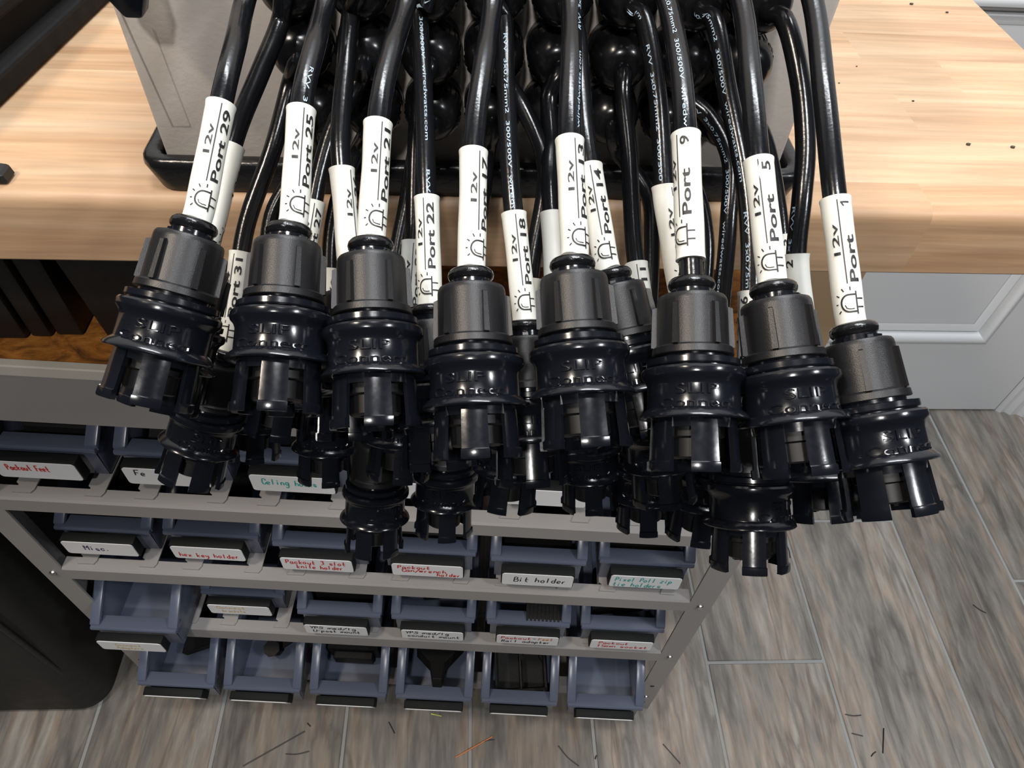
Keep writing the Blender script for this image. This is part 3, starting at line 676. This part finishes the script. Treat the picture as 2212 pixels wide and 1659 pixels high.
# row: (rail index, [ (x offset, lip y, text lines [(text, x0, x1, line 0..1 from top, colour)], label) ])
def tx(s, a, b, y, c, h=0.0055): return (s, a, b, y, c, h)
BINS = [
 (0, 0.0270, [
  (-0.003, 0, [tx('Packout Feet', -0.026, 0.012, 0.50, R_, .0085)], 'slate-blue bin whose white label reads Packout Feet in red'),
  (0, 0, [tx('Fe', -0.027, -0.017, 0.42, K_, .008)], 'slate-blue top-row bin with black lettering half hidden behind a connector'),
  (0, 0, [tx('Celing hooks', -0.027, 0.022, 0.55, 'teal', .0085)], 'slate-blue bin whose white label reads Celing hooks in teal'),
  (0, 0, [tx('k', 0.016, 0.022, 0.55, 'teal', .0085)], 'slate-blue top-row bin mostly hidden behind the connectors, teal mark on its label'),
  (0, 0, [], 'slate-blue top-row bin behind the hanging connectors, only a white label strip showing'),
  (0, 0, [], 'slate-blue bin at the right end of the top row, behind the connectors')]),
 (1, 0.0200, [
  (-0.003, 0.005, [tx('Misc.', -0.016, 0.010, 0.62, 'navy', .009)], 'slate-blue bin whose white label reads Misc. in dark ink'),
  (-0.003, 0.006, [tx('hex key holder', -0.031, 0.031, 0.80, R_, .0085)], 'slate-blue bin whose white label reads hex key holder in red'),
  (0, 0, [tx('Packout 3 slot', -0.032, 0.030, 0.44, R_, .0080), tx('knife holder', -0.022, 0.026, 0.84, R_, .0080)], 'slate-blue bin whose white label reads Packout 3 slot knife holder in red'),
  (0, 0, [tx('Packout', -0.031, 0.003, 0.36, R_, .0068), tx('Can/wrench', -0.027, 0.019, 0.64, R_, .0068), tx('holder', 0.009, 0.034, 0.92, R_, .0068)], 'slate-blue bin whose white label reads Packout Can/wrench holder in red'),
  (0.003, -0.004, [tx('Bit holder', -0.025, 0.030, 0.66, K_, .010)], 'slate-blue bin whose white label reads Bit holder in black'),
  (0.004, 0, [tx('Pixel Poll zip', -0.032, 0.027, 0.46, 'teal', .0085), tx('tie holders', -0.033, 0.018, 0.93, 'teal', .0085)], 'slate-blue bin with teal two-line label at the right end of its row')]),
 (2, 0.0105, [
  (-0.008, -0.031, [tx('Connect', -0.018, 0.012, 0.45, 'yellow', .0060), tx('Adapters', -0.018, 0.012, 0.80, 'yellow', .0060)], 'slate-blue bin pulled out of the rack, faded yellow writing on its label'),
  (-0.008, 0.018, [tx('Connect', -0.027, 0.008, 0.36, 'yellow', .0066), tx('brackets', -0.022, 0.006, 0.76, 'yellow', .0066)], 'slate-blue bin pushed far back, faded yellow writing on its label'),
  (0, 0, [tx('YPS med/lg', -0.031, 0.024, 0.36, K_, .0066), tx('U-post mount', -0.028, 0.028, 0.76, K_, .0066)], 'slate-blue bin with black two-line label ending in post mount'),
  (0, 0, [tx('YPS med/lg', -0.032, 0.020, 0.36, K_, .0066), tx('conduit mount', -0.030, 0.032, 0.76, K_, .0066)], 'slate-blue bin with black two-line label ending in conduit mount'),
  (0.002, 0, [tx('Packout', -0.032, 0.004, 0.40, R_, .0068), tx('-', 0.005, 0.011, 0.40, K_, .0068), tx('Feet', 0.012, 0.030, 0.40, 'amber', .0068), tx('Rail adapter', -0.031, 0.028, 0.80, K_, .0068)], 'slate-blue bin with red, orange and black label, dark block inside'),
  (0.003, 0, [tx('Packout', -0.028, 0.008, 0.40, R_, .0068), tx('15mm socket', -0.029, 0.032, 0.80, R_, .0068)], 'slate-blue bin whose white label reads Packout 15mm socket in red')]),
 (3, -0.0355, [
  (0, 0, [], 'slate-blue bottom-row bin at the left end, under the pulled-out bin'),
  (0, 0, [], 'slate-blue bottom-row bin, second from the left, small black part inside'),
  (0, 0, [], 'slate-blue bottom-row bin, third from the left, dark block at its back'),
  (0, 0, [], 'slate-blue bottom-row bin, fourth from the left, dark bracket poking over its lip'),
  (0, 0, [], 'slate-blue bottom-row bin with a black two-hole bracket inside'),
  (0.001, 0, [], 'empty slate-blue bottom-row bin beside the right post')]),
]
BINPOS = {}
for ri, ly, bins in BINS:
    zt = RAILS[ri][1] + 0.0025
    for ci, (dx, dy, lines, lab) in enumerate(bins):
        mw = RO @ T((BX[ci] + dx, ly + dy, zt)); BINPOS[(ri, ci)] = mw
        b_ = empty('storage_bin', mw); tag(b_, lab, 'bin', 'slate-blue bins on the rack')
        obj('bin_shell', bin_me, b_, mw)
        hm = mw @ T((-0.003 if ci < 3 else 0.0, -0.0045, 0.0405)) @ Matrix.Rotation(math.radians((-1, -1, 0, 14)[ri]), 4, 'X')
        h_ = obj('label_holder', hold_me, b_, hm)
        c_ = obj('label_card', card_me, b_, hm)
        byc = {}
        for s, a, b, yl, colr, hgt in lines: byc.setdefault(colr, []).append(script_text(s, a, b, -0.0012 - yl * (HH - 0.0024), hgt * 0.98, 0.0012))
        for colr, its in byc.items():
            v, f = join2d(its)
            obj('handwriting', MB().add([(x, -0.01135, z) for x, z in v], f).mesh('handwriting', M[colr]), c_, hm)

# ------------------------------------------------------------------ things lying in the bins
def inbin(key, name, mb, m, loc, rot, label, cat, **k):
    mw = BINPOS[key] @ T(loc) @ Matrix.Rotation(rot[0], 4, 'X') @ rz(rot[1])
    return tag(obj(name, mb.mesh(name, m, **k), None, mw), label, cat)
kb = MB().box(-.021, .021, -.012, .012, -.012, .012)
for i in range(9):
    kb.box(-.021 + i * .0046, -.0185 + i * .0046, -.0125, .0125, .0118, .0132)
inbin((2, 4), 'ribbed_block', kb, M['part'], (0.018, 0.016, 0.036), (0.25, 0.0), 'black ribbed plastic block resting on a bin lip', 'block')
br = MB(); br.prism([(-.034, -.035), (.034, -.035), (.034, .035), (-.034, .035)], 'z', 0, .003)
for x in (-.034, -.0015, .031): br.box(x, x + .003, -.035, .035, 0.003, 0.026)
br.box(-.034, .034, -.035, -.032, .003, .026)
br.prism([(-.001, -.002), (.004, .006), (.004, .020), (-.001, .030)], 'z', .003, .022); br.prism([(.031, -.002), (.026, .006), (.026, .020), (.031, .030)], 'z', .003, .022)
inbin((3, 4), 'mounting_bracket', br, M['part'], (0.0, 0.060, 0.012), (0.35, 0.1), 'black two-compartment plastic bracket in a bottom-row bin', 'bracket', bevel=(0.0006, 1))
bp = MB().prism([(-.006, -.055), (.006, -.055), (.008, -.03), (.030, .0), (.036, .06), (-.036, .06), (-.032, -.01), (-.012, -.03)], 'z', 0, .024)
inbin((3, 3), 'pole_bracket', bp, M['part'], (0.003, 0.064, 0.026), (-0.24, 0.0), 'black tapering plastic mount leaning over the lip of a bottom-row bin', 'mount', bevel=(0.0008, 1))
sm = MB().lathe([(0.002, 0), (.009, 0), (.009, .010), (.006, .011), (.006, .022), (.011, .023), (.011, .028), (.002, .028)], 8)
sm.box(.006, .022, -.004, .004, .002, .009)
inbin((3, 1), 'pipe_clip', sm, M['part'], (-0.004, 0.062, 0.008), (0.3, 0.6), 'small black plastic clip at the back of a bottom-row bin', 'clip')
inbin((3, 2), 'flat_mount', MB().box(-.034, .034, -.02, .03, 0, .040).box(-.026, .026, -.03, -.02, .006, .030), M['part'], (-0.004, 0.078, 0.008), (0.1, 0.0), 'dark plastic block at the back of a bottom-row bin', 'block', bevel=(0.001, 1))
inbin((2, 5), 'socket_holder', MB().prism([(-.034, -.022), (.034, -.012), (.034, .03), (-.030, .03), (-.034, .01)], 'z', 0, .030).box(-.03, -.012, -.018, .01, .030, .034), M['part'], (0.0, 0.050, 0.006), (0.12, 0.0), 'black plastic holder lying in the bin at the right end of the third row', 'holder', bevel=(0.0008, 1))
inbin((2, 3), 'flat_part', MB().box(-.030, .028, -.02, .03, 0, .030).box(-.02, .0, -.026, -.02, 0, .018), M['part'], (0.0, 0.065, 0.005), (0.05, 0.1), 'black plastic mount in the bin labelled conduit mount', 'mount', bevel=(0.001, 1))
inbin((3, 0), 'folded_part', MB().prism([(-.02, -.03), (.03, -.01), (.03, .03), (-.02, .03)], 'z', 0, .02).prism([(-.01, .0), (.02, .0), (.02, .02)], 'z', .02, .03), M['part'], (0.006, 0.078, 0.010), (0.2, 0.0), 'black angular plastic part in the left bottom-row bin', 'part', bevel=(0.0008, 1))

for key, d_ in {(0, 0): 'Packout Feet', (0, 1): 'beginning Fe', (0, 2): 'Celing hooks', (1, 0): 'Misc.', (1, 1): 'hex key holder', (1, 2): 'Packout 3 slot', (1, 3): 'Packout Can/wrench', (1, 4): 'Bit holder', (1, 5): 'Pixel in teal', (2, 2): 'U-post mount'}.items():  # made-up black fillers, added so these bin interiors come out dark
    k_ = key[0] * 6 + key[1]; h_ = 0.034 + 0.004 * (k_ % 3); st_ = 0.012 * (k_ % 2)
    mb = MB().prism([(0.024, 0), (0.150, 0), (0.150, h_ + 0.012), (0.085, h_ + 0.010), (0.080, h_), (0.030 + st_, h_ - 0.006), (0.026, h_ - 0.016)], 'x', -0.036, 0.036)
    mb.box(-0.030, -0.012 + st_, 0.045, 0.075, h_ - 0.006, h_ + 0.004); mb.box(0.010, 0.028, 0.040 + st_, 0.070, h_ - 0.006, h_ + 0.002)
    inbin(key, 'added_dark_filler', mb, M['part'], (0.0, 0.0, 0.004), (0.0, 0.0), 'added black filler darkening the bin labelled ' + d_, 'part', bevel=(0.0015, 1))

# ------------------------------------------------------------------ things around the rack
def thing(name, mb, m, mw, label, cat, group=None, **k): return tag(obj(name, mb.mesh(name, m, **k), None, mw), label, cat, group)
for i, (u, w_, h_, lab) in enumerate(((-115, 0.068, 0.125, 'black case standing furthest left on the rack top'), (45, 0.014, 0.130, 'black case standing on the rack top, between two others'), (130, 0.0185, 0.128, 'slim black case on the rack top beside the brown gap'))):
    x = [-0.353, -0.3095, -0.2905][i]
    mb = MB().box(-w_ / 2, w_ / 2, 0, 0.16, 0, h_); c0 = thing('upright_case', mb, M['black'], T((x, 0.366 + 0.002 * i, 0.7100)), lab, 'case', 'black cases on the rack top', smooth=40, bevel=(0.002, 2))
    obj('lid_seam', MB().box(-w_ / 2 - .0004, w_ / 2 + .0004, -0.0004, 0.1604, h_ * .78, h_ * .78 + .0012).mesh('lid_seam', M['ink']), c0, T((x, 0.366 + 0.002 * i, 0.7100)))
mb = MB().prism([(0, 0), (0.20, 0), (0.20, 0.135), (-0.013, 0.135)], 'y', 0, 0.14)
c1 = thing('tapered_case', mb, M['black'], T((-0.262, 0.366, 0.7100)), 'black case with a sloping side, right of the brown gap on the rack top', 'case', smooth=40, bevel=(0.002, 2))
obj('lid_seam', MB().box(-0.0115, 0.2003, -0.0004, 0.1403, 0.118, 0.1192).mesh('lid_seam', M['ink']), c1, T((-0.262, 0.366, 0.7100)))
# cardboard carton behind the rack
ct = empty('cardboard_carton', T((0.37, 0.76, 0))); tag(ct, 'brown cardboard carton standing on the floor behind the rack', 'carton')
obj('carton_body', MB().box(0.255, 0.466, 0.640, 0.845, 0.0, 0.62).mesh('carton_body', M['cardboard'], smooth=40, bevel=(0.003, 2)), ct)
obj('packing_tape', MB().box(0.345, 0.395, 0.6392, 0.8458, 0.30, 0.6205).mesh('packing_tape', mat('brown_tape', (0.42, 0.28, 0.14), 0.25)), ct)
# tall black soft box left of the rack
bag = empty('storage_bag', T((-0.72, 0.46, 0))); tag(bag, 'tall black soft-sided storage box on the floor left of the rack', 'box')
nb = MB(); vs = []; lv = [0.0, 0.02, 0.12, 0.25, 0.40, 0.52, 0.56]
for k, z in enumerate(lv):
    bul = 0.006 * math.sin(k * 1.3); vs += [(x, y, z) for x, y in rrect(-0.95 - bul, -0.515 + bul * .5, 0.320 - bul, 0.60, 0.035, 6)]
n_ = 28; fs = [(k * n_ + i, k * n_ + (i + 1) % n_, (k + 1) * n_ + (i + 1) % n_, (k + 1) * n_ + i) for k in range(len(lv) - 1) for i in range(n_)] + [list(range(n_))[::-1], [(len(lv) - 1) * n_ + i for i in range(n_)]]
obj('bag_shell', nb.add(vs, fs).mesh('bag_shell', M['bag'], smooth=50), bag)
sp = Path(catmull([Vector((-0.5265, 0.3295, 0.03)), Vector((-0.527, 0.3285, 0.15)), Vector((-0.5265, 0.3275, 0.35)), Vector((-0.527, 0.329, 0.52))], 8))
mb = MB(); tube(mb, sp, 0, sp.L, 0.0035, 0.02, 8); obj('corner_piping', mb.mesh('corner_piping', M['black'], smooth=60), bag)
# black case on the bench, far left
CY = T((-0.2256, 0.3265, 0)) @ rz(math.radians(-6)) @ T((0.2256, -0.3265, 0))
cse = empty('equipment_case', CY @ T((-0.5, 0.5, 0.91))); tag(cse, 'black equipment case standing on the left of the workbench', 'case')
obj('case_body', MB().box(-0.80, -0.236, 0.288, 0.78, 0.911, 0.965).mesh('case_body', M['case'], smooth=40, bevel=(0.004, 2)), cse, CY)
for z0, z1, x in ((0.911, 0.922, -0.226), (0.936, 0.943, -0.231)):
    obj('edge_ridge', MB().box(-0.80, x, 0.284, 0.782, z0, z1).mesh('edge_ridge', M['case'], bevel=(0.002, 2)), cse, CY)
ft = at_z(-2, 392, 0.912)
thing('rubber_wedge', MB().prism([(-0.02, 0), (0.003, 0), (0.002, 0.005), (-0.02, 0.008)], 'y', 0, 0.009), M['black'], T((ft.x, ft.y, 0.9102)), 'small black wedge on the bench at the left picture edge', 'wedge', bevel=(0.001, 1))
# crumbs on the bench
for u, v, s_, d_ in ((2092, 311, 1.3, 'near the bench front, left of another'), (2188, 317, 1.3, 'near the bench front by the right picture edge'), (1969, 8, 1.4, 'at the far end of the bench, upper picture edge'), (2046, 26, 1.1, 'pale spot near the far right end of the bench'), (1973, 217, .8, 'beside a stave joint in mid bench'), (1813, 178, .6, 'closest to the rightmost cable'), (1851, 142, .6, 'by the short stave joint right of the enclosure')):
    p = at_z(u, v, 0.9105)
    mb = MB().prism([(-.0008 * s_, -.0005 * s_), (.0004 * s_, -.0007 * s_), (.0010 * s_, .0001), (.0002, .0006 * s_), (-.0007 * s_, .0004 * s_)], 'z', 0, .0006 * s_)
    thing('wood_chip', mb, M['chip'], T((p.x, p.y, 0.9100)), 'tiny dark wood chip ' + d_, 'chip', 'wood chips on the bench')
# clippings on the floor
def strand(a, b, r_, m, lab, grp, bend=0.0):
    p, q = at_z(*a, 0.001), at_z(*b, 0.001); md = (p + q) / 2 + Vector((-(q - p).y, (q - p).x, 0)) * bend
    for t_ in (p, q, md): t_.z = 0.0012
    pa = Path(catmull([p, md, q], 6)); mb = MB(); o = md.copy(); o.z = 0
    n = 10; vs = []
    for k in range(n + 1):
        c_, tg, _, _ = pa.at(pa.L * k / n); sd = Vector((-tg.y, tg.x, 0))
        for i in range(5):
            a_ = 2 * math.pi * i / 5; vs.append(c_ + sd * (r_ * math.cos(a_)) + Vector((0, 0, r_ * math.sin(a_))) - o)
    fs = [(k * 5 + i, k * 5 + (i + 1) % 5, (k + 1) * 5 + (i + 1) % 5, (k + 1) * 5 + i) for k in range(n) for i in range(5)] + [list(range(5))[::-1], [n * 5 + i for i in range(5)]]
    thing('wire_clipping', mb.add(vs, fs), m, T(o), lab, 'clipping', grp)
g_ = 'black clippings on the floor'
strand((525, 1655), (658, 1580), .0009, M['clip'], 'long straight black clipping on the floor below the bottom-row bins', g_)
strand((984, 1636), (1064, 1591), .0010, M['orange'], 'orange strand lying on the floor below the bins', None)
strand((931, 1542), (954, 1547), .0009, M['lime'], 'short yellow-green strand on the floor just below the bins', None)
CL = [((617, 1629), (668, 1623), 'just below the long straight one'), ((840, 1560), (852, 1584), 'on the floor below the fourth bottom-row bin'), ((1036, 1606), (1068, 1598), 'touching the orange strand'),
 ((1206, 1611), (1250, 1655), 'slanting at the lower picture edge, below the last bin'), ((1432, 1607), (1470, 1650), 'slanting at the lower picture edge, right of the rack'), ((1286, 1640), (1289, 1632), 'lying on a grout line at the lower picture edge'),
 ((664, 1562), (671, 1569), 'just above the end of the long straight one'), ((1907, 1627), (1909, 1573), 'pointing straight up near the lower right corner'), ((1882, 1634), (1892, 1624), 'at the foot of the upright one'),
 ((2102, 1306), (2130, 1324), 'on the plank by the right picture edge'), ((1840, 1584), (1864, 1590), 'level, left of the upright one'), ((1700, 1178), (1707, 1205), 'on a grout line under the hanging connectors'), ((1826, 1543), (1860, 1545), 'topmost of the group at lower right')]
for k, (a, b, d_) in enumerate(CL): strand(a, b, .0008, M['clip'], 'short thin black clipping ' + d_, g_, bend=0.06 * (k % 3 - 1))
